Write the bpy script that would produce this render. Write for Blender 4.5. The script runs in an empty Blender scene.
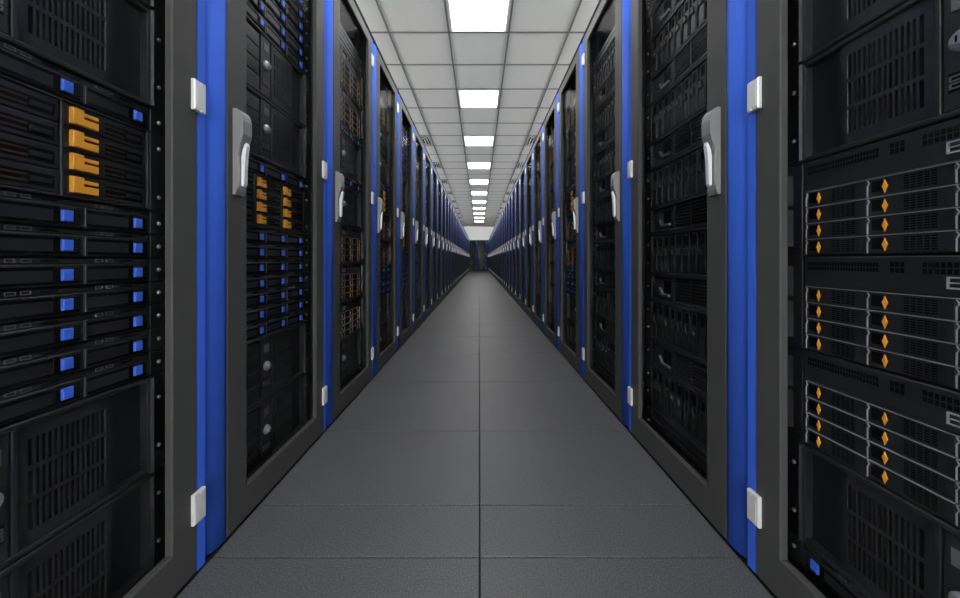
import bpy, bmesh, math, random
from mathutils import Vector
random.seed(7)
C = bpy.context.scene.collection
sc = bpy.context.scene
PI = math.pi

# ------------------------------------------------------------------ layout (metres)
P = 0.643            # cabinet pitch along the aisle
XL, XR = -0.618, 0.601   # door planes of the two rows
YL, YR = 0.1743, 0.168   # start of the first cabinet of each row
HCAB = 1.993
CAM_Z = 0.688
CEIL = 2.971
NCAB = 36
YEND = 23.62         # door plane of the cabinets that close the aisle
NDET = 3             # cabinets per row whose servers carry all their parts
NIND = 10            # cabinets per row whose servers are individual things

# ------------------------------------------------------------------ materials
def new_mat(name):
    m = bpy.data.materials.new(name); m.use_nodes = True
    nt = m.node_tree
    return m, nt, nt.nodes['Principled BSDF']

def mat(name, col, rough=0.5, metal=0.0, spec=0.5, noise=0.0, scale=40.0, bump=0.0, bscale=300.0):
    m, nt, b = new_mat(name)
    b.inputs['Base Color'].default_value = (*col, 1)
    b.inputs['Roughness'].default_value = rough
    b.inputs['Metallic'].default_value = metal
    b.inputs['Specular IOR Level'].default_value = spec
    if noise or bump:
        tc = nt.nodes.new('ShaderNodeTexCoord')
    if noise:
        n = nt.nodes.new('ShaderNodeTexNoise'); n.inputs['Scale'].default_value = scale
        n.inputs['Detail'].default_value = 4
        nt.links.new(tc.outputs['Object'], n.inputs['Vector'])
        r = nt.nodes.new('ShaderNodeMapRange')
        r.inputs['To Min'].default_value = 1 - noise; r.inputs['To Max'].default_value = 1 + noise
        nt.links.new(n.outputs['Fac'], r.inputs['Value'])
        mx = nt.nodes.new('ShaderNodeVectorMath'); mx.operation = 'SCALE'
        mx.inputs[0].default_value = col
        nt.links.new(r.outputs['Result'], mx.inputs['Scale'])
        nt.links.new(mx.outputs['Vector'], b.inputs['Base Color'])
    if bump:
        n2 = nt.nodes.new('ShaderNodeTexNoise'); n2.inputs['Scale'].default_value = bscale
        nt.links.new(tc.outputs['Object'], n2.inputs['Vector'])
        bp = nt.nodes.new('ShaderNodeBump'); bp.inputs['Strength'].default_value = bump
        bp.inputs['Distance'].default_value = 0.001
        nt.links.new(n2.outputs['Fac'], bp.inputs['Height'])
        nt.links.new(bp.outputs['Normal'], b.inputs['Normal'])
    return m

M = {}
M['door'] = mat('door_powder_coat', (0.048, 0.049, 0.047), 0.55, 0, 0.2, 0.10, 14)
M['shell'] = mat('cabinet_steel', (0.010, 0.010, 0.011), 0.6)
M['blue'] = mat('blue_paint', (0.040, 0.115, 0.56), 0.65, 0, 0.05, 0.05, 9)
M['hinge'] = mat('hinge_nickel', (0.66, 0.66, 0.65), 0.38, 0.35)
M['handle'] = mat('handle_grey_metal', (0.22, 0.22, 0.215), 0.42, 0.35)
M['chrome'] = mat('lever_chrome', (0.88, 0.88, 0.89), 0.3, 0.5)
M['chassis'] = mat('server_black', (0.011, 0.011, 0.0115), 0.42, 0, 0.5, 0.12, 30)
M['panel'] = mat('server_panel', (0.017, 0.017, 0.0174), 0.40, 0, 0.5, 0.12, 30)
M['hole'] = mat('slot_black', (0.0025, 0.0025, 0.003), 0.8, 0, 0.1)
M['edge'] = mat('drive_edge_steel', (0.36, 0.36, 0.37), 0.4, 0.1)
M['bluelatch'] = mat('blue_latch', (0.05, 0.15, 0.72), 0.45)
M['orange'] = mat('orange_latch', (0.80, 0.34, 0.03), 0.45)
M['amber'] = mat('amber_marker', (0.90, 0.36, 0.03), 0.4)
M['brown'] = mat('bronze_contacts', (0.035, 0.016, 0.005), 0.6)
M['screw'] = mat('screw_steel', (0.55, 0.55, 0.56), 0.35, 0.8)
M['badge'] = mat('badge_grey', (0.16, 0.16, 0.165), 0.45, 0.3)
M['grid'] = mat('ceiling_grid_metal', (0.16, 0.16, 0.155), 0.5)
M['tile'] = mat('ceiling_mineral_tile', (0.68, 0.68, 0.66), 0.9, 0, 0.1, 0.16, 110, 0.6, 160)
M['wall'] = mat('end_wall_paint', (0.85, 0.85, 0.82), 0.8, 0, 0.2, 0.02, 3)
M['lampframe'] = mat('lamp_frame_white', (0.85, 0.85, 0.84), 0.5)
M['vent'] = mat('vent_grey', (0.42, 0.42, 0.41), 0.5)
M['floorgap'] = mat('floor_joint_black', (0.004, 0.004, 0.005), 0.8)

# speckled hard floor tile
m, nt, b = new_mat('floor_speckled_tile'); M['floor'] = m
tc = nt.nodes.new('ShaderNodeTexCoord')
n1 = nt.nodes.new('ShaderNodeTexNoise'); n1.inputs['Scale'].default_value = 260; n1.inputs['Detail'].default_value = 3
n2 = nt.nodes.new('ShaderNodeTexNoise'); n2.inputs['Scale'].default_value = 2.2; n2.inputs['Detail'].default_value = 4
for n in (n1, n2): nt.links.new(tc.outputs['Object'], n.inputs['Vector'])
r1 = nt.nodes.new('ShaderNodeValToRGB')
r1.color_ramp.elements[0].position = 0.34; r1.color_ramp.elements[0].color = (0.034, 0.035, 0.038, 1)
r1.color_ramp.elements[1].position = 0.68; r1.color_ramp.elements[1].color = (0.098, 0.099, 0.104, 1)
nt.links.new(n1.outputs['Fac'], r1.inputs['Fac'])
mr = nt.nodes.new('ShaderNodeMapRange'); mr.inputs['To Min'].default_value = 0.82; mr.inputs['To Max'].default_value = 1.18
nt.links.new(n2.outputs['Fac'], mr.inputs['Value'])
vm = nt.nodes.new('ShaderNodeVectorMath'); vm.operation = 'SCALE'
nt.links.new(r1.outputs['Color'], vm.inputs[0]); nt.links.new(mr.outputs['Result'], vm.inputs['Scale'])
nt.links.new(vm.outputs['Vector'], b.inputs['Base Color'])
b.inputs['Roughness'].default_value = 0.50
b.inputs['Specular IOR Level'].default_value = 0.6
bp = nt.nodes.new('ShaderNodeBump'); bp.inputs['Strength'].default_value = 0.2; bp.inputs['Distance'].default_value = 0.001
nt.links.new(n1.outputs['Fac'], bp.inputs['Height']); nt.links.new(bp.outputs['Normal'], b.inputs['Normal'])

# smoked door glass: clear body, mirror coat that grows towards grazing view
m, nt, b = new_mat('door_glass'); M['glass'] = m
nt.nodes.remove(b)
out = nt.nodes['Material Output']
tr = nt.nodes.new('ShaderNodeBsdfTransparent'); tr.inputs['Color'].default_value = (0.90, 0.905, 0.915, 1)
gl = nt.nodes.new('ShaderNodeBsdfGlossy'); gl.inputs['Roughness'].default_value = 0.11
gl.inputs['Color'].default_value = (0.9, 0.9, 0.9, 1)
lw = nt.nodes.new('ShaderNodeLayerWeight'); lw.inputs['Blend'].default_value = 0.5
pw = nt.nodes.new('ShaderNodeMath'); pw.operation = 'POWER'; pw.inputs[1].default_value = 8
ma = nt.nodes.new('ShaderNodeMath'); ma.operation = 'MULTIPLY_ADD'; ma.inputs[1].default_value = 0.025; ma.inputs[2].default_value = 0.003
mxs = nt.nodes.new('ShaderNodeMixShader')
nt.links.new(lw.outputs['Facing'], pw.inputs[0]); nt.links.new(pw.outputs[0], ma.inputs[0])
nt.links.new(ma.outputs[0], mxs.inputs['Fac'])
nt.links.new(tr.outputs[0], mxs.inputs[1]); nt.links.new(gl.outputs[0], mxs.inputs[2])
nt.links.new(mxs.outputs[0], out.inputs['Surface'])

# lamp diffuser
m, nt, b = new_mat('lamp_diffuser'); M['lamp'] = m
b.inputs['Base Color'].default_value = (0.9, 0.9, 0.9, 1)
b.inputs['Emission Color'].default_value = (1.0, 0.99, 0.975, 1)
b.inputs['Emission Strength'].default_value = 9.0

# ------------------------------------------------------------------ mesh builder
class MB:
    """collects shapes in (v outwards, u along, z up); v is mirrored for the right-hand row"""
    def __init__(s, side=1, off=0.0):
        s.V = []; s.F = []; s.mi = []; s.mats = []; s.side = side; s.off = off; s.smooth = []
    def slot(s, m):
        m = M[m] if isinstance(m, str) else m
        if m not in s.mats: s.mats.append(m)
        return s.mats.index(m)
    def pts(s, pp):
        b = len(s.V)
        s.V += [(s.side * v, u + s.off, z) for v, u, z in pp]
        return b
    def face(s, f, k, sm=False): s.F.append(f); s.mi.append(k); s.smooth.append(sm)
    def box(s, v0, v1, u0, u1, z0, z1, m, c=0.0, cf=None):
        """box whose front (v1) edges are chamfered by c"""
        k = s.slot(m)
        if c <= 0:
            b = s.pts([(v0,u0,z0),(v0,u1,z0),(v0,u1,z1),(v0,u0,z1),(v1,u0,z0),(v1,u1,z0),(v1,u1,z1),(v1,u0,z1)])
            for f in ((0,1,2,3),(4,5,6,7),(0,1,5,4),(1,2,6,5),(2,3,7,6),(3,0,4,7)):
                s.face([b+i for i in f], k)
        else:
            vc = v1 - c
            b = s.pts([(v0,u0,z0),(v0,u1,z0),(v0,u1,z1),(v0,u0,z1),(vc,u0,z0),(vc,u1,z0),(vc,u1,z1),(vc,u0,z1),
                       (v1,u0+c,z0+c),(v1,u1-c,z0+c),(v1,u1-c,z1-c),(v1,u0+c,z1-c)])
            for f in ((0,1,2,3),(8,9,10,11),(0,1,5,4),(1,2,6,5),(2,3,7,6),(3,0,4,7),(4,5,9,8),(5,6,10,9),(6,7,11,10),(7,4,8,11)):
                s.face([b+i for i in f], k)
    def prism_u(s, prof, u0, u1, m, sm=False):      # prof of (v, z)
        k = s.slot(m); n = len(prof)
        b = s.pts([(v,u0,z) for v,z in prof] + [(v,u1,z) for v,z in prof])
        s.face([b+i for i in range(n)], k); s.face([b+n+i for i in range(n)], k)
        for i in range(n):
            j = (i+1) % n; s.face([b+i, b+j, b+n+j, b+n+i], k, sm)
    def prism_z(s, prof, z0, z1, m, sm=False):      # prof of (v, u)
        k = s.slot(m); n = len(prof)
        b = s.pts([(v,u,z0) for v,u in prof] + [(v,u,z1) for v,u in prof])
        s.face([b+i for i in range(n)], k); s.face([b+n+i for i in range(n)], k)
        for i in range(n):
            j = (i+1) % n; s.face([b+i, b+j, b+n+j, b+n+i], k, bool(sm) and sm[0] <= i < sm[1])
    def prism_v(s, prof, v0, v1, m, c=0.0):         # prof of (u, z)
        k = s.slot(m); n = len(prof)
        cu = sum(q[0] for q in prof)/n; cz = sum(q[1] for q in prof)/n
        rings = [(v0, 1.0), (v1 - c, 1.0)]
        if c: rings.append((v1, 1 - c / max(1e-4, max(abs(q[0]-cu) for q in prof))))
        b = s.pts([(v, cu+(u-cu)*f, cz+(z-cz)*f) for v, f in rings for u, z in prof])
        s.face([b+i for i in range(n)], k); L = len(rings)-1
        s.face([b+L*n+i for i in range(n)], k)
        for r in range(L):
            for i in range(n):
                j = (i+1) % n; s.face([b+r*n+i, b+r*n+j, b+(r+1)*n+j, b+(r+1)*n+i], k)
    def disc(s, v0, v1, u, z, r, m, n=14, c=0.0):
        s.prism_v([(u + r*math.cos(2*PI*i/n), z + r*math.sin(2*PI*i/n)) for i in range(n)], v0, v1, m, c)
    def ring(s, v0, v1, a, bq, m, c=0.0):           # rectangular frame: outer a, inner bq = (u0,u1,z0,z1)
        k = s.slot(m)
        def rect(v, q, d=0): u0,u1,z0,z1 = q; return [(v,u0-d,z0-d),(v,u1+d,z0-d),(v,u1+d,z1+d),(v,u0-d,z1+d)]
        b = s.pts(rect(v0,a)+rect(v1-c,a)+rect(v1,a,-c)+rect(v1,bq,c)+rect(v1-c,bq)+rect(v0,bq))
        for r in range(6):
            q = (r+1) % 6
            for i in range(4):
                j = (i+1) % 4; s.face([b+4*r+i, b+4*r+j, b+4*q+j, b+4*q+i], k)
    def mesh(s, name):
        me = bpy.data.meshes.new(name)
        me.from_pydata(s.V, [], s.F)
        for mm in s.mats: me.materials.append(mm)
        for p_, k, sm in zip(me.polygons, s.mi, s.smooth): p_.material_index = k; p_.use_smooth = sm
        bm = bmesh.new(); bm.from_mesh(me)
        bmesh.ops.recalc_face_normals(bm, faces=bm.faces)
        bm.to_mesh(me); bm.free(); me.update()
        return me

def link(name, me, parent=None, loc=(0,0,0)):
    o = bpy.data.objects.new(name, me); C.objects.link(o); o.location = loc
    if parent: o.parent = parent
    return o
def tag(o, label=None, cat=None, group=None, kind=None):
    if label: o['label'] = label
    if cat: o['category'] = cat
    if group: o['group'] = group
    if kind: o['kind'] = kind
    return o
def empty(name, loc=(0,0,0), rz=0.0):
    o = bpy.data.objects.new(name, None); C.objects.link(o)
    o.empty_display_size = 0.1; o.location = loc; o.rotation_euler = (0,0,rz); return o
def copy_tree(o, parent=None):
    c = o.copy(); C.objects.link(c); c.parent = parent
    for ch in list(o.children): copy_tree(ch, c)
    return c
ORD = ['nearest','second','third','fourth','fifth','sixth','seventh','eighth','ninth','tenth','eleventh','twelfth','thirteenth',
       'fourteenth','fifteenth','sixteenth','seventeenth','eighteenth','nineteenth']
TENS = {2:'twent',3:'thirt'}
def ordn(i):                                         # 1-based
    if i == 1: return 'first'
    if i <= 19: return ORD[i-1]
    t, r = divmod(i, 10)
    return TENS[t] + 'ieth' if r == 0 else TENS[t] + 'y-' + ordn(r)

# ------------------------------------------------------------------ cabinet
U_POST, U_D0, U_O0, U_O1, U_D1, U_T1 = 0.063, 0.065, 0.141, 0.550, 0.6145, 0.640
Z_D0, Z_D1, Z_O0, Z_O1 = 0.005, 1.966, 0.090, 1.912

def make_cabinet(side):
    off = -P/2
    root = empty('server_cabinet')
    # body shell
    b = MB(side, off)
    b.box(-0.86, -0.034, 0.002, 0.016, 0.012, HCAB, 'shell')
    b.box(-0.86, -0.034, 0.626, 0.641, 0.012, HCAB, 'shell')
    b.box(-0.86, -0.834, 0.016, 0.626, 0.012, HCAB, 'shell')
    b.box(-0.86, -0.034, 0.016, 0.626, HCAB-0.02, HCAB, 'shell')
    b.box(-0.86, -0.034, 0.016, 0.626, 0.012, 0.046, 'shell')
    b.box(-0.034, -0.001, 0.002, 0.641, 1.969, HCAB, 'hole', 0.002)          # dark cap strip above the door
    for uu in (0.03, 0.58):
        for vv in (-0.82, -0.12): b.box(vv, vv+0.04, uu, uu+0.03, 0.0, 0.012, 'shell')   # levelling feet
    link('body', b.mesh('cabinet_body'), root)
    # rounded blue post at the near side of the door
    b = MB(side, off); d, n = 0.018, 12
    prof = [(-0.034, 0.062), (-0.034, 0.006)]
    for i in range(n+1):
        t = i/n*PI/2
        prof.append((-d + d*math.sin(t)**0.9, 0.006 + 0.0565*(1-math.cos(t)**1.0)))
    b.prism_z(prof, 0.006, 1.967, 'blue', (2, n+2))
    link('corner_post', b.mesh('cabinet_post'), root)
    # flat blue strip at the far side
    b = MB(side, off)
    b.box(-0.034, -0.001, 0.618, U_T1, 0.004, 1.967, 'blue', 0.0012)
    link('edge_strip', b.mesh('cabinet_strip'), root)
    # rails that carry the equipment
    for u0, u1 in ((0.565, 0.612), (0.050, 0.094)):
        b = MB(side, off); b.box(-0.079, -0.069, u0, u1, 0.046, HCAB-0.02, 'chassis', 0.001)
        for i in range(38):
            z = 0.07 + i*0.049
            b.box(-0.069, -0.0685, (u0+u1)/2-0.004, (u0+u1)/2+0.004, z, z+0.009, 'hole')
        link('mounting_rail', b.mesh('rail'), root)
    # door
    b = MB(side, off)
    for a0, a1 in ((U_D0, U_D0+0.02), (U_D1-0.02, U_D1)): b.box(-0.030, -0.014, a0, a1, Z_D0, Z_D1, 'door')
    for a0, a1 in ((Z_D0, Z_D0+0.02), (Z_D1-0.02, Z_D1)): b.box(-0.030, -0.014, U_D0+0.02, U_D1-0.02, a0, a1, 'door')
    b.ring(-0.014, 0.0, (U_D0, U_D1, Z_D0, Z_D1), (U_O0, U_O1, Z_O0, Z_O1), 'door', 0.0025)
    door = link('door', b.mesh('cabinet_door'), root)
    b = MB(side, off)
    b.box(-0.0185, -0.0142, U_O0-0.01, U_O1+0.01, Z_O0-0.01, Z_O1+0.01, 'glass')
    g = link('glass_pane', b.mesh('cabinet_glass'), door); g['label'] = 'dark clear glass pane'
    b = MB(side, off)
    hz = 0.851
    prof = [(0,0),(.008,0),(.013,.012),(.014,.05),(.013,.105),(.017,.124),(.026,.140),(.031,.158),(.031,.192),(.028,.207),(.020,.218),(.010,.223),(0,.223)]
    b.prism_u([(v*0.85, z*0.97+hz+0.002) for v, z in prof], 0.085, 0.120, 'handle')
    h = link('door_handle', b.mesh('cabinet_handle'), door); h['label'] = 'grey metal swing handle'
    b = MB(side, off)
    prof = [(.0155,.026),(.020,.022),(.024,.028),(.025,.060),(.027,.100),(.031,.128),(.029,.137),(.024,.132),(.018,.115),(.0155,.10)]
    b.prism_u([(v*0.9, z*0.97+hz+0.002) for v, z in prof], 0.097, 0.109, 'chrome')
    h = link('handle_lever', b.mesh('cabinet_lever'), door); h['label'] = 'chrome lever'
    # hinges
    for z in (0.15, 1.045, 1.835):
        b = MB(side, off)
        b.box(0.0005, 0.0085, 0.597, 0.6155, z-0.033, z+0.033, 'hinge', 0.002)
        b.box(-0.0005, 0.0085, 0.6155, 0.630, z-0.033, z+0.033, 'hinge', 0.002)
        b.box(0.0085, 0.0090, 0.603, 0.624, z-0.026, z+0.026, 'hinge', 0.0003)
        h = link('hinge', b.mesh('cabinet_hinge'), root); h['label'] = 'silver hinge block'
    return root

cab_proto = {1: make_cabinet(1), -1: make_cabinet(-1)}
ROWNAME = {1: 'left', -1: 'right'}
for side in (1, -1):
    for k in range(NCAB):
        o = cab_proto[side] if k == 0 else copy_tree(cab_proto[side])
        o.location = (XL if side == 1 else XR, (YL if side == 1 else YR) + k*P + P/2, 0)
        row = ROWNAME[side]
        if k == 0: lab = f'dark grey glass-door server cabinet nearest the camera, at the {row} picture edge'
        elif k == NCAB-1: lab = f'last black glass-door server cabinet at the far end of the {row} row'
        else: lab = f'black glass-door server cabinet with blue post, {ordn(k+1)} from the camera in the {row} row'
        tag(o, lab, 'server cabinet', f'cabinets of the {row} row')

# three cabinets that close the aisle
for i, (x, lab) in enumerate(((-0.17-P/2, 'left'), (-0.17+P/2, 'middle'), (-0.17+1.5*P, 'right'))):
    o = copy_tree(cab_proto[1])
    o.location = (x, YEND, 0); o.rotation_euler = (0, 0, -PI/2)
    tag(o, f'black server cabinet facing the camera across the far end of the aisle, {lab} one', 'server cabinet', 'cabinets closing the aisle')

# ------------------------------------------------------------------ servers
# every kind: a list of parts (name, MB, [sub-parts]) for one unit; local origin: front plane, cabinet centre, unit bottom
OFF = -P/2
EA0, EA1 = 0.078, 0.604      # panel extent in u
COL = [(0.325+0.113*j, 0.325+0.113*(j+1)) for j in (-2, -1, 0, 1)]
COLA = [(0.102, 0.1945), (0.1945, 0.3155), (0.3155, 0.4365), (0.4365, 0.5575)]

def base_chassis(side, h, front=-0.012, m='chassis', g=0.0012):
    b = MB(side, OFF)
    b.box(-0.55, front, 0.101, 0.558, g, h-g, m)
    b.box(-0.016, -0.002, EA0, 0.100, g, h-g, m, 0.001)
    b.box(-0.016, -0.002, 0.559, EA1, g, h-g, m, 0.001)
    return b
def screw_part(side, zs):
    out = []
    for z in zs:
        for u in (0.577, 0.089):
            b = MB(side, OFF); b.disc(-0.0015, 0.002, u, z, 0.0040, 'screw', 10, 0.0012); out.append(('screw', b, []))
    return out

H_A = 0.0475
def kind_blue(side, lod):
    h = H_A; ps = []
    ch = base_chassis(side, h)
    ch.box(-0.012, -0.004, 0.101, 0.5575, 0.0375, h-0.0015, 'panel', 0.0015)
    for (u0, u1) in COLA:                                   # ports and perforations in the strip over each drive
        ch.box(-0.004, -0.0036, u0+0.062, u0+0.085, 0.0405, 0.0435, 'hole')
        for q in (0.020, 0.038):
            ch.ring(-0.004, -0.0028, (u0+q-0.001, u0+q+0.0115, 0.0395, 0.0455), (u0+q, u0+q+0.0105, 0.0405, 0.0445), 'badge')
    ps.append(('chassis', ch, []))
    for (u0, u1) in COLA:
        d = MB(side, OFF)
        d.box(-0.012, -0.001, u0+0.001, u1-0.001, 0.0025, 0.0365, 'panel', 0.0015)
        d.box(-0.001, -0.0006, u0+0.004, u1-0.046, 0.0275, 0.0325, 'hole')
        d.box(-0.001, -0.0006, u0+0.004, u1-0.008, 0.0050, 0.0095, 'hole')
        d.box(-0.001, -0.0006, u1-0.045, u1-0.036, 0.0060, 0.0330, 'hole')
        for a in range(3):
            for c in range(5): d.box(-0.001, -0.0006, u1-0.0165+a*0.0035, u1-0.0142+a*0.0035, 0.011+c*0.0042, 0.0136+c*0.0042, 'hole')
        d.box(-0.004, -0.0006, u0+0.0004, u0+0.0013, 0.003, 0.036, 'badge')
        l = MB(side, OFF); l.box(-0.002, 0.0035, u1-0.0355, u1-0.0200, 0.0105, 0.0285, 'bluelatch', 0.0012)
        ps.append(('drive', d, [('latch', l, 'square blue latch')]))
    return h, ps + screw_part(side, (h/2,))

H_B = 0.1610
def kind_orange(side, lod):
    h = H_B; ps = []
    ch = base_chassis(side, h)
    ch.ring(-0.012, 0.0, (0.102, 0.555, 0.0005+0.001, h-0.0015), (0.109, 0.550, 0.005, h-0.005), 'panel', 0.001)
    for uu in (0.256, 0.403): ch.box(-0.012, 0.0, uu-0.0025, uu+0.0025, 0.004, h-0.004, 'panel', 0.001)
    ps.append(('chassis', ch, []))
    for c in range(3):
        u0, u1 = 0.110+0.1470*c, 0.110+0.1470*c+0.1425
        for r in range(4):
            z0 = 0.0062+0.0377*r; z1 = z0+0.0360
            d = MB(side, OFF)
            d.box(-0.012, -0.002, u0, u1, z0, z1, 'panel', 0.0016)
            d.box(-0.002, -0.0016, u0+0.066, u1-0.006, z0+0.0065, z0+0.0265, 'hole')
            d.box(-0.002, -0.0012, u0+0.062, u0+0.102, z0+0.0195, z0+0.0225, 'brown')
            d.box(-0.002, -0.0012, u0+0.062, u0+0.102, z0+0.0105, z0+0.0135, 'brown')
            d.box(-0.002, 0.0, u0+0.104, u1-0.010, z0+0.0125, z0+0.0200, 'chassis', 0.0006)
            l = MB(side, OFF)
            l.box(-0.003, 0.005, u0+0.010, u0+0.027, z0+0.005, z0+0.0315, 'orange', 0.001)
            l.box(-0.003, 0.004, u0+0.026, u0+0.051, z0+0.0215, z0+0.0275, 'orange', 0.001)
            l.box(-0.003, 0.004, u0+0.026, u0+0.051, z0+0.0050, z0+0.0175, 'orange', 0.001)
            ps.append(('drive', d, [('latch', l, 'forked orange latch')]))
    return h, ps + screw_part(side, (0.03, h-0.03))

H_C = 0.1995
def kind_vent(side, lod):
    h = H_C; ps = []
    ch = base_chassis(side, h, -0.022)
    ch.ring(-0.022, 0.0, (0.101, 0.556, 0.0012, h-0.0012), (0.106, 0.552, 0.010, h-0.010), 'panel', 0.002)
    ch.box(-0.022, -0.001, 0.341, 0.349, 0.010, h-0.010, 'panel', 0.001)      # divider
    ch.box(-0.022, -0.016, 0.486, 0.552, 0.010, h-0.010, 'chassis')           # recess
    ps.append(('chassis', ch, []))
    v = MB(side, OFF); u0, u1 = 0.350, 0.484
    v.box(-0.022, -0.0125, u0, u1, 0.011, h-0.011, 'hole')
    zr = [0.011, 0.030, 0.0715, 0.0785, 0.1195, 0.1265, 0.168, h-0.011]
    for i in range(0, 8, 2): v.box(-0.0125, -0.004, u0, u1, zr[i], zr[i+1], 'panel')
    ns = 14; pitch = (0.472-0.362)/ns
    v.box(-0.0125, -0.004, u0, 0.362, 0.011, h-0.011, 'panel'); v.box(-0.0125, -0.004, 0.472, u1, 0.011, h-0.011, 'panel', 0.001)
    for i in range(1, ns): v.box(-0.0125, -0.004, 0.362+i*pitch-0.0019, 0.362+i*pitch+0.0019, 0.030, 0.168, 'panel')
    ps.append(('vent_grille', v, []))
    k = MB(side, OFF); k.box(-0.022, -0.003, 0.290, 0.340, 0.011, h-0.011, 'panel', 0.0015)
    k.box(-0.003, -0.0025, 0.296, 0.334, 0.036, 0.062, 'hole')
    for q in (0.040, 0.050): k.ring(-0.003, -0.001, (0.298, 0.332, q, q+0.008), (0.3, 0.33, q+0.002, q+0.006), 'badge')
    bd = MB(side, OFF); bd.box(-0.003, -0.0012, 0.304, 0.330, 0.146, 0.170, 'badge', 0.0005)
    lk = MB(side, OFF); lk.disc(-0.003, 0.006, 0.316, 0.102, 0.0145, 'screw', 20, 0.004); lk.disc(0.006, 0.010, 0.316, 0.102, 0.0082, 'screw', 16, 0.002)
    lk.box(0.010, 0.0104, 0.3148, 0.3172, 0.0975, 0.1065, 'hole')
    ps.append(('lock_strip', k, [('lock', lk, 'round silver lock'), ('badge', bd, 'small grey badge')]))
    for r in range(4):
        d = MB(side, OFF); z0 = 0.012+0.0432*r
        d.box(-0.022, -0.005, 0.108, 0.286, z0, z0+0.0415, 'panel', 0.0025)
        d.box(-0.005, -0.0045, 0.118, 0.276, z0+0.010, z0+0.030, 'chassis')
        ps.append(('drive_cover', d, []))
    hd = MB(side, OFF)
    prof = [(-0.004, 0.552), (0.004, 0.553), (0.008, 0.556), (0.008, 0.560), (0.004, 0.563), (-0.004, 0.564)]
    hd.prism_z(prof, 0.004, h-0.004, 'chassis')
    ps.append(('pull_bar', hd, []))
    return h, ps + screw_part(side, (0.05, h-0.05))

H_D = 0.1870
def kind_amber(side, lod):
    h = H_D; ps = []
    ch = base_chassis(side, h)
    zs = 0.129
    ch.box(-0.012, -0.001, 0.101, 0.554, zs, h-0.0015, 'panel', 0.0015)
    for r in range(2):
        for i in range(26): ch.box(-0.001, -0.0006, 0.420+i*0.0049, 0.4233+i*0.0049, zs+0.031+r*0.0085, zs+0.0375+r*0.0085, 'hole')
        for base_u, n in ((0.384, 3), (0.300, 9), (0.20, 12), (0.112, 9)):
            for i in range(n): ch.box(-0.001, -0.0006, base_u+i*0.0070, base_u+0.0052+i*0.0070, zs+0.030+r*0.0095, zs+0.0378+r*0.0095, 'hole')
    ch.ring(-0.001, 0.0012, (0.304, 0.333, zs+0.010, zs+0.027), (0.3065, 0.3305, zs+0.012, zs+0.025), 'edge')
    ch.box(-0.001, 0.0012, 0.3065, 0.3305, zs+0.0177, zs+0.0193, 'edge')
    ps.append(('chassis', ch, []))
    for (u0, u1) in COL:
        for r in range(4):
            z0 = 0.0025+0.0313*r; z1 = z0+0.0302
            d = MB(side, OFF)
            d.box(-0.012, -0.002, u0+0.0008, u1-0.0008, z0, z1, 'panel', 0.0012)
            d.box(-0.003, 0.0, u0+0.001, u1-0.001, z1-0.0007, z1, 'edge')                     # bright upper lip
            d.prism_v([(u1-0.0010, z0+0.001), (u1-0.0017, z0+0.001), (u1-0.0017, z0+0.018), (u1-0.0048, z0+0.0235), (u1-0.0017, z0+0.0285), (u1-0.0010, z0+0.0285), (u1-0.004, z0+0.0235), (u1-0.0010, z0+0.018)], -0.003, 0.0, 'edge')
            d.box(-0.002, -0.0016, u1-0.024, u1-0.007, z0+0.007, z0+0.0255, 'hole')
            for a in range(5):
                for c in range(6):
                    d.box(-0.002, -0.0016, u0+0.020+a*0.0085, u0+0.0265+a*0.0085, z0+0.0045+c*0.0038, z0+0.0068+c*0.0038, 'hole')
            for c in range(6): d.box(-0.002, -0.0014, u0+0.010, u0+0.018, z0+0.0045+c*0.0038, z0+0.0058+c*0.0038, 'chassis')
            l = MB(side, OFF); uc, zc = u1-0.027, z0+0.0145
            l.prism_v([(uc-0.0044, zc), (uc-0.0020, zc+0.0050), (uc, zc+0.0108), (uc+0.0020, zc+0.0050), (uc+0.0044, zc), (uc+0.0020, zc-0.0050), (uc, zc-0.0108), (uc-0.0020, zc-0.0050)], -0.003, -0.0005, 'amber', 0.0006)
            ps.append(('drive', d, [('marker', l, 'amber diamond marker')]))
    hd = MB(side, OFF)
    for z0, z1 in ((0.02, 0.095), (0.105, h-0.02)):
        hd.prism_z([(-0.002, 0.580), (0.008, 0.582), (0.010, 0.586), (0.008, 0.590), (-0.002, 0.592)], z0, z1, 'chassis')
    ps.append(('rack_handle', hd, []))
    return h, ps

H_E = 0.1470
def kind_blade(side, lod):
    h = H_E; ps = []
    ch = base_chassis(side, h, -0.020, 'chassis')
    ch.ring(-0.02, 0.0, (0.101, 0.556, 0.0012, h-0.0012), (0.105, 0.553, 0.006, h-0.008), 'panel', 0.001)
    ps.append(('chassis', ch, []))
    n = 11; w = 0.446/n
    for i in range(n):
        u0 = 0.107+i*w
        d = MB(side, OFF)
        pr = [(u0+0.004, 0.008), (u0+w-0.005, 0.008), (u0+w-0.005, 0.050), (u0+w-0.011, 0.066), (u0+w-0.011, 0.136), (u0+0.001, 0.136), (u0+0.001, 0.078), (u0+0.004, 0.064)]
        d.prism_v(pr, -0.020, -0.004, 'panel', 0.0012)
        d.box(-0.004, -0.0015, u0+0.006, u0+0.013, 0.015, 0.060, 'chassis', 0.0008)
        d.box(-0.004, -0.0034, u0+0.006, u0+w-0.016, 0.098, 0.128, 'hole')
        d.prism_v([(u0+0.012, 0.066), (u0+w-0.013, 0.066), (u0+w-0.013, 0.088), (u0+0.018, 0.088)], -0.004, 0.002, 'panel', 0.0012)
        ps.append(('blade', d, []))
    return h, ps + screw_part(side, (0.04, h-0.04))

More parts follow.
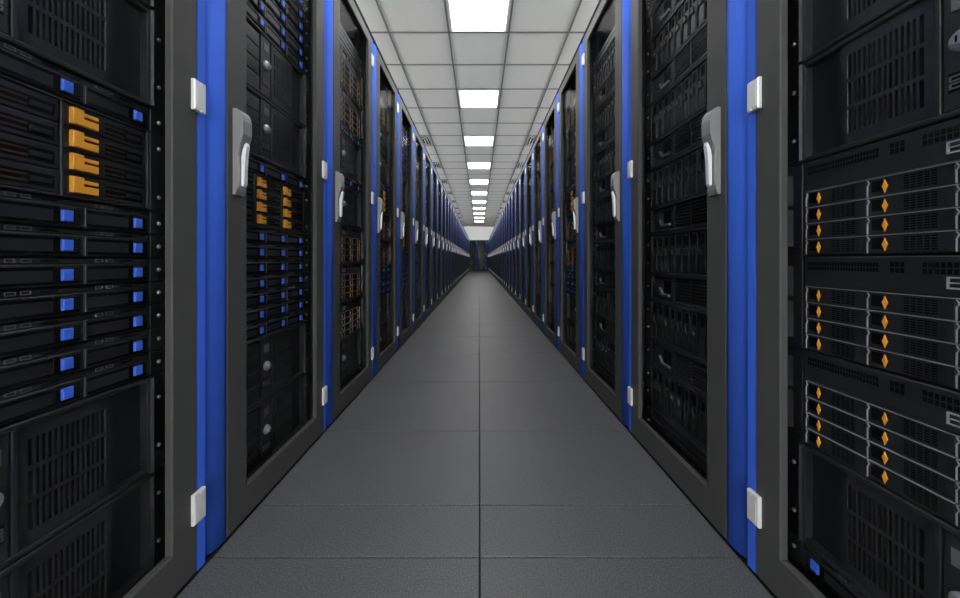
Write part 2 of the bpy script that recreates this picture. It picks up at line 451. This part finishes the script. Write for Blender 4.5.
H_F = 0.0980
def kind_louvre(side, lod):
    h = H_F; ps = []
    ch = base_chassis(side, h, -0.016)
    ch.ring(-0.016, 0.0, (0.101, 0.556, 0.0012, h-0.0012), (0.106, 0.552, 0.008, h-0.008), 'panel', 0.001)
    ch.box(-0.016, -0.002, 0.392, 0.404, 0.008, h-0.008, 'panel', 0.001)
    ps.append(('chassis', ch, []))
    v = MB(side, OFF)
    v.box(-0.016, -0.013, 0.108, 0.390, 0.009, h-0.009, 'hole')
    for i in range(8): v.prism_u([(-0.013, 0.011+i*0.0100), (-0.003, 0.0095+i*0.0100), (-0.003, 0.0125+i*0.0100), (-0.013, 0.0165+i*0.0100)], 0.108, 0.390, 'panel')
    for uu in (0.20, 0.30): v.box(-0.0135, -0.002, uu-0.003, uu+0.003, 0.009, h-0.009, 'panel')
    ps.append(('louvre_grille', v, []))
    c = MB(side, OFF)
    c.box(-0.016, -0.006, 0.406, 0.550, 0.010, h-0.010, 'panel', 0.003)
    c.box(-0.006, -0.0055, 0.420, 0.470, 0.024, h-0.022, 'hole')
    hd = MB(side, OFF)
    hd.prism_v([(0.425, 0.022), (0.475, 0.022), (0.486, 0.030), (0.494, 0.050), (0.486, 0.046), (0.472, 0.030), (0.425, 0.030)], -0.006, 0.001, 'badge', 0.001)
    ps.append(('cover', c, [('pull_handle', hd, 'curved steel pull handle')]))
    return h, ps + screw_part(side, (h/2,))

H_G = 0.0490
def kind_blank(side, lod):
    h = H_G
    ch = base_chassis(side, h)
    ch.box(-0.012, -0.001, 0.101, 0.554, 0.0015, h-0.0015, 'panel', 0.0015)
    for i in range(30): ch.box(-0.001, -0.0006, 0.13+i*0.0135, 0.14+i*0.0135, 0.02, 0.028, 'hole')
    return h, [('chassis', ch, [])] + screw_part(side, (h/2,))

KIND = {'A': (kind_blue, 'drive_server', 'slim black server with blue square latches', 'servers with blue latches', 'server'),
        'B': (kind_orange, 'storage_array', 'black storage array with forked orange latches', 'storage arrays with orange latches', 'storage array'),
        'C': (kind_vent, 'vented_server', 'tall black server with slotted vent and silver lock', 'tall vented servers', 'server'),
        'D': (kind_amber, 'disk_array', 'black disk array with amber diamond markers', 'disk arrays with amber markers', 'disk array'),
        'E': (kind_blade, 'blade_chassis', 'black blade chassis with wavy upright blades', 'blade chassis', 'blade server'),
        'F': (kind_louvre, 'louvred_server', 'black louvred server with curved steel pull', 'louvred servers', 'server'),
        'G': (kind_blank, 'blanking_panel', 'slim plain black panel with a row of holes', 'plain rack panels', 'rack panel')}
proto = {}
def full(kind, side):                                    # with parts
    key = (kind, side, 'full')
    if key in proto: return copy_tree(proto[key])
    h, ps = KIND[kind][0](side, 0)
    root = empty(KIND[kind][1]); proto[key] = root
    share = {}
    for nm, b, subs in ps:
        o = link(nm, b.mesh(nm), root)
        for sn, sb, lab in subs:
            so = link(sn, sb.mesh(sn), o); so['label'] = lab
    return root
def merged(kind, side):                                  # one mesh, for cabinets too far off to show parts
    key = (kind, side, 'one')
    if key in proto:
        c = proto[key].copy(); C.objects.link(c); return c
    h, ps = KIND[kind][0](side, 1)
    big = MB(side, OFF)
    for nm, b, subs in ps:
        for bb in [b] + [q[1] for q in subs]:
            n0 = len(big.V); big.V += bb.V
            for f, k, sm in zip(bb.F, bb.mi, bb.smooth): big.F.append([n0+i for i in f]); big.mi.append(big.slot(bb.mats[k])); big.smooth.append(sm)
    o = link(KIND[kind][1], big.mesh(KIND[kind][1])); proto[key] = o
    return o
HEI = {'A': H_A, 'B': H_B, 'C': H_C, 'D': H_D, 'E': H_E, 'F': H_F, 'G': H_G}
LAY_L = 'CCAAAAAAABACCAAAAAAAAAA'
LAY_M = 'GCDDDCACADDGG'
LAY_R = 'GCDDDCCDDC'
LAY_E = 'GGEFEFEFEFEFEFEG'
LAY_X = 'CCAAAADDBACCDD'
rows = {1: [LAY_L, LAY_L, LAY_M, LAY_X, LAY_L, LAY_M, LAY_X, LAY_R, LAY_M, LAY_X],
        -1: ['ACDDDCCDDC', LAY_E, LAY_E, LAY_X, LAY_M, LAY_R, LAY_E, LAY_X, LAY_M, LAY_R]}
START = {1: {}, -1: {0: 0.0735, 1: 0.047, 2: 0.047}}
nserv = 0
far_b = MB(1, 0)
for side in (1, -1):
    for k in range(NCAB):
        lay = rows[side][k] if k < NIND else rows[side][3 + (k*5) % 7]
        z = START[side].get(k, 0.053)
        x = (XL if side == 1 else XR) - side*0.050
        y = (YL if side == 1 else YR) + k*P + P/2
        top, fit = z, ''
        for ch in lay:
            if top + HEI[ch] > HCAB - 0.022: break
            fit += ch; top += HEI[ch] + 0.0004
        lay = fit; cnt = {}
        for ch in lay: cnt[ch] = cnt.get(ch, 0)+1
        seen = {}
        for ch in lay:
            h = HEI[ch]
            if k < NIND:
                seen[ch] = seen.get(ch, 0)+1
                o = full(ch, side) if k < NDET else merged(ch, side)
                o.location = (x, y, z); nserv += 1
                pos = {1: 'lowest'}.get(seen[ch], ordn(seen[ch]) + ' from bottom') if cnt[ch] > 1 else 'only one'
                cab = 'nearest' if k == 0 else ordn(k+1)
                tag(o, f'{KIND[ch][2]}, {pos} in {cab} {ROWNAME[side]} cabinet', KIND[ch][4], KIND[ch][3])
            else:
                s_ = side
                xx = lambda v: x + s_*v
                def fb(v0, v1, u0, u1, z0, z1, m):
                    a, b_ = sorted((xx(v0), xx(v1))); far_b.box(a, b_, y+OFF+u0, y+OFF+u1, z+z0, z+z1, m)
                fb(-0.014, -0.004, EA0, EA1, 0.001, h-0.001, 'panel'); fb(-0.5, -0.014, 0.105, 0.555, 0.001, h-0.001, 'chassis')
                fb(-0.004, -0.002, 0.11, 0.54, h*0.30, h*0.42, 'hole')
                if ch == 'A': fb(-0.004, 0.0, 0.516, 0.536, 0.01, 0.03, 'bluelatch')
                if ch in 'BD':
                    for r in range(4): fb(-0.004, 0.0, 0.42, 0.45, 0.012+r*0.035, 0.03+r*0.035, 'orange')
                if ch == 'C': fb(-0.004, 0.002, 0.305, 0.328, 0.10, 0.122, 'screw')
            z += h + 0.0004
o = link('distant_servers', far_b.mesh('distant_servers'))
tag(o, 'dark servers filling the small distant cabinets of both rows', 'servers', kind='stuff')
print('servers', nserv)
# servers of the cabinets that close the aisle
for i, x in enumerate((-0.17-P/2, -0.17+P/2, -0.17+1.5*P)):
    z = 0.049
    for n, ch in enumerate(('CCDDCDDCC', 'CDCCDDCDC', 'CCDCDDCCD')[i]):
        o = merged(ch, 1); o.rotation_euler = (0, 0, -PI/2); o.location = (x, YEND+0.05, z); z += HEI[ch] + 0.0004
        tag(o, f'{KIND[ch][2]}, {ordn(n+1)} up in {("left","middle","right")[i]} end cabinet', KIND[ch][4], 'servers in the end cabinets')

# ------------------------------------------------------------------ floor
XW = 3.4           # unseen side walls, kept low so added gaps above let fill light in
b = MB(1, 0)
b.box(-XW, XW, -3.0, 24.62, -0.06, -0.006, 'floorgap')
ys = [-3.0, -2.4, -1.8, -1.2, -0.6, 0.0, 0.23, 0.833, 1.011, 1.449, 2.035]
while ys[-1] < 24.6: ys.append(ys[-1] + 0.6)
for i in range(len(ys)-1):
    g = 0.0016
    for x0, x1 in ((-0.619, 0.001), (0.001, 0.602)):
        n0 = len(b.V); k = b.slot('floor'); a = 0.0012
        X0, X1, Y0, Y1 = x0+g, x1-g, ys[i]+g, ys[i+1]-g
        b.pts([(X0,Y0,-0.008),(X1,Y0,-0.008),(X1,Y1,-0.008),(X0,Y1,-0.008),(X0,Y0,-a),(X1,Y0,-a),(X1,Y1,-a),(X0,Y1,-a),
               (X0+a,Y0+a,0),(X1-a,Y0+a,0),(X1-a,Y1-a,0),(X0+a,Y1-a,0)])
        for f in ((0,1,2,3),(8,9,10,11),(0,1,5,4),(1,2,6,5),(2,3,7,6),(3,0,4,7),(4,5,9,8),(5,6,10,9),(6,7,11,10),(7,4,8,11)): b.face([n0+q for q in f], k)
# plain slabs under the cabinets
b.box(-XW, -0.650, -3.0, 24.62, -0.006, 0.0, 'floor'); b.box(0.634, XW, -3.0, 24.62, -0.006, 0.0, 'floor')
o = link('floor', b.mesh('floor')); o['kind'] = 'structure'

# ------------------------------------------------------------------ ceiling, lights, vents, end wall
Y0C = 3.01; PC = 0.5970
b = MB(1, 0); b.box(-XW, XW, -3.0, 24.62, CEIL, CEIL+0.04, 'tile')
ceil = link('ceiling', b.mesh('ceiling')); ceil['kind'] = 'structure'
b = MB(1, 0)
for i in range(-10, 36):
    y = Y0C + i*PC; b.box(-XW, XW, y-0.009, y+0.009, CEIL-0.006, CEIL, 'grid')
for j in range(-5, 6):
    x = -0.004 + (j+0.5)*0.6; b.box(x-0.009, x+0.009, -3.0, 24.62, CEIL-0.0062, CEIL, 'grid')
g = link('ceiling_grid', b.mesh('ceiling_grid'), ceil); g['kind'] = 'structure'
b = MB(1, 0); b.box(-XW, XW, 24.62, 24.74, 0.0, CEIL, 'wall')
w = link('wall_back', b.mesh('wall_back')); w['kind'] = 'structure'

# unseen walls; top gaps (shut at far end) and doorway added for fill light
shell = {'wall_left_unseen': [(-XW-0.12, -XW, -3.0, 21.5, 0, 2.10), (-XW-0.12, -XW, 21.5, 24.62, 0, CEIL)],
         'wall_right_unseen': [(XW, XW+0.12, -3.0, 21.5, 0, 2.10), (XW, XW+0.12, 21.5, 24.62, 0, CEIL)],
         'wall_front_unseen': [(-XW, -1.10, -3.12, -3.0, 0, CEIL), (1.10, XW, -3.12, -3.0, 0, CEIL), (-1.10, 1.10, -3.12, -3.0, 2.3, CEIL)]}
for nm, qs in shell.items():
    b = MB(1, 0)
    for q in qs: b.box(*q, 'wall')
    w = link(nm, b.mesh(nm)); w['kind'] = 'structure'

def make_light():
    root = empty('ceiling_light')
    L = MB(1, 0)
    hw = 0.274
    # frame ring lies flat on the ceiling
    def ring(z0, z1, a, c, m):
        k = L.slot(m)
        q = lambda r, z: [(-r,-r,z),(r,-r,z),(r,r,z),(-r,r,z)]
        n = L.pts(q(a,z1)+q(a,z0)+q(c,z0)+q(c,z1))
        for r in range(4):
            t = (r+1) % 4
            for i in range(4):
                j = (i+1) % 4; L.face([n+4*r+i, n+4*r+j, n+4*t+j, n+4*t+i], k)
    ring(-0.012, 0.0, hw, hw-0.016, 'lampframe')
    link('frame', L.mesh('lamp_frame'), root)
    D = MB(1, 0); r = hw-0.017; d = LDROP
    k = D.slot('lamp'); c = 0.012
    n = D.pts([(-r,-r,0),(r,-r,0),(r,r,0),(-r,r,0),(-r,-r,-d+c),(r,-r,-d+c),(r,r,-d+c),(-r,r,-d+c),(-r+c,-r+c,-d),(r-c,-r+c,-d),(r-c,r-c,-d),(-r+c,r-c,-d)])
    for f in ((0,1,2,3),(8,9,10,11),(0,1,5,4),(1,2,6,5),(2,3,7,6),(3,0,4,7),(4,5,9,8),(5,6,10,9),(6,7,11,10),(7,4,8,11)): D.face([n+q for q in f], k)
    link('diffuser', D.mesh('lamp_diffuser'), root)['label'] = 'glowing white diffuser'
    return root
LDROP = 0.0145
lp = make_light(); first = True; n = 0
for k in range(-9, 33, 3):
    o = lp if first else copy_tree(lp); first = False
    o.location = (-0.004, Y0C + (k+0.5)*PC, CEIL-0.0005)
    if k < 0: lab = f'square ceiling light over the aisle behind the camera, {ordn(-k//3)} one back'
    else:
        n += 1; lab = f'bright square ceiling light panel above the aisle, {ordn(n)} from the camera'
    tag(o, lab, 'ceiling light', 'ceiling lights over the aisle')

def make_vent():
    root = empty('air_vent')
    fr = MB(1, 0); sl = MB(1, 0)
    def ring(L, z0, z1, a0, c0, a1, c1, m):
        k = L.slot(m); q = lambda r, z: [(-r,-r,z),(r,-r,z),(r,r,z),(-r,r,z)]
        n = L.pts(q(a0,z1)+q(a1,z0)+q(c1,z0)+q(c0,z1))
        for r in range(4):
            t = (r+1) % 4
            for i in range(4):
                j = (i+1) % 4; L.face([n+4*r+i, n+4*r+j, n+4*t+j, n+4*t+i], k)
    ring(fr, -0.010, 0.0, 0.284, 0.250, 0.284, 0.256, 'vent')
    fr.box(-0.252, 0.252, -0.252, 0.252, -0.003, -0.0005, 'hole')
    for r in (0.225, 0.175, 0.125, 0.075): ring(sl, -0.016, -0.003, r-0.014, r-0.018, r+0.008, r+0.004, 'vent')
    sl.box(-0.035, 0.035, -0.035, 0.035, -0.016, -0.003, 'vent')
    for a in (-1, 1):
        k = sl.slot('vent'); w_ = 0.006
        nn = sl.pts([(-0.25, -0.25*a-w_, -0.014), (-0.25, -0.25*a+w_, -0.014), (0.25, 0.25*a+w_, -0.014), (0.25, 0.25*a-w_, -0.014),
                     (-0.25, -0.25*a-w_, -0.003), (-0.25, -0.25*a+w_, -0.003), (0.25, 0.25*a+w_, -0.003), (0.25, 0.25*a-w_, -0.003)])
        for f in ((0,1,2,3),(4,5,6,7),(0,1,5,4),(1,2,6,5),(2,3,7,6),(3,0,4,7)): sl.face([nn+q for q in f], k)
    link('frame', fr.mesh('vent_frame'), root); link('louvres', sl.mesh('vent_louvres'), root)
    return root
vp = make_vent(); first = True
for side, nm in ((-1, 'left'), (1, 'right')):
    for q, k in enumerate(range(6, 33, 3)):
        o = vp if first else copy_tree(vp); first = False
        o.location = (-0.004 + side*1.2, Y0C + (k+0.5)*PC, CEIL-0.0005)
        tag(o, f'grey louvred air vent in the ceiling above the {nm} row, {ordn(q+1)} from the camera', 'air vent', f'air vents above the {nm} row')

# ------------------------------------------------------------------ light of the hall, camera, view
w = bpy.data.worlds.new('hall_light'); sc.world = w; w.use_nodes = True
bg = w.node_tree.nodes['Background']
bg.inputs['Color'].default_value = (0.98, 0.99, 1.0, 1); bg.inputs['Strength'].default_value = 7.0

cam = bpy.data.cameras.new('camera'); co = bpy.data.objects.new('camera', cam); C.objects.link(co)
co.location = (0, 0, CAM_Z); co.rotation_euler = (PI/2, 0, 0)
cam.sensor_width = 36; cam.lens = 360/960*36
cam.shift_x = 0.8/960; cam.shift_y = -39/960
cam.clip_start = 0.01; cam.clip_end = 100
sc.camera = co
sc.view_settings.view_transform = 'Standard'; sc.view_settings.look = 'None'
sc.view_settings.gamma = 1; sc.view_settings.use_curve_mapping = False
sc.view_settings.exposure = 0.60
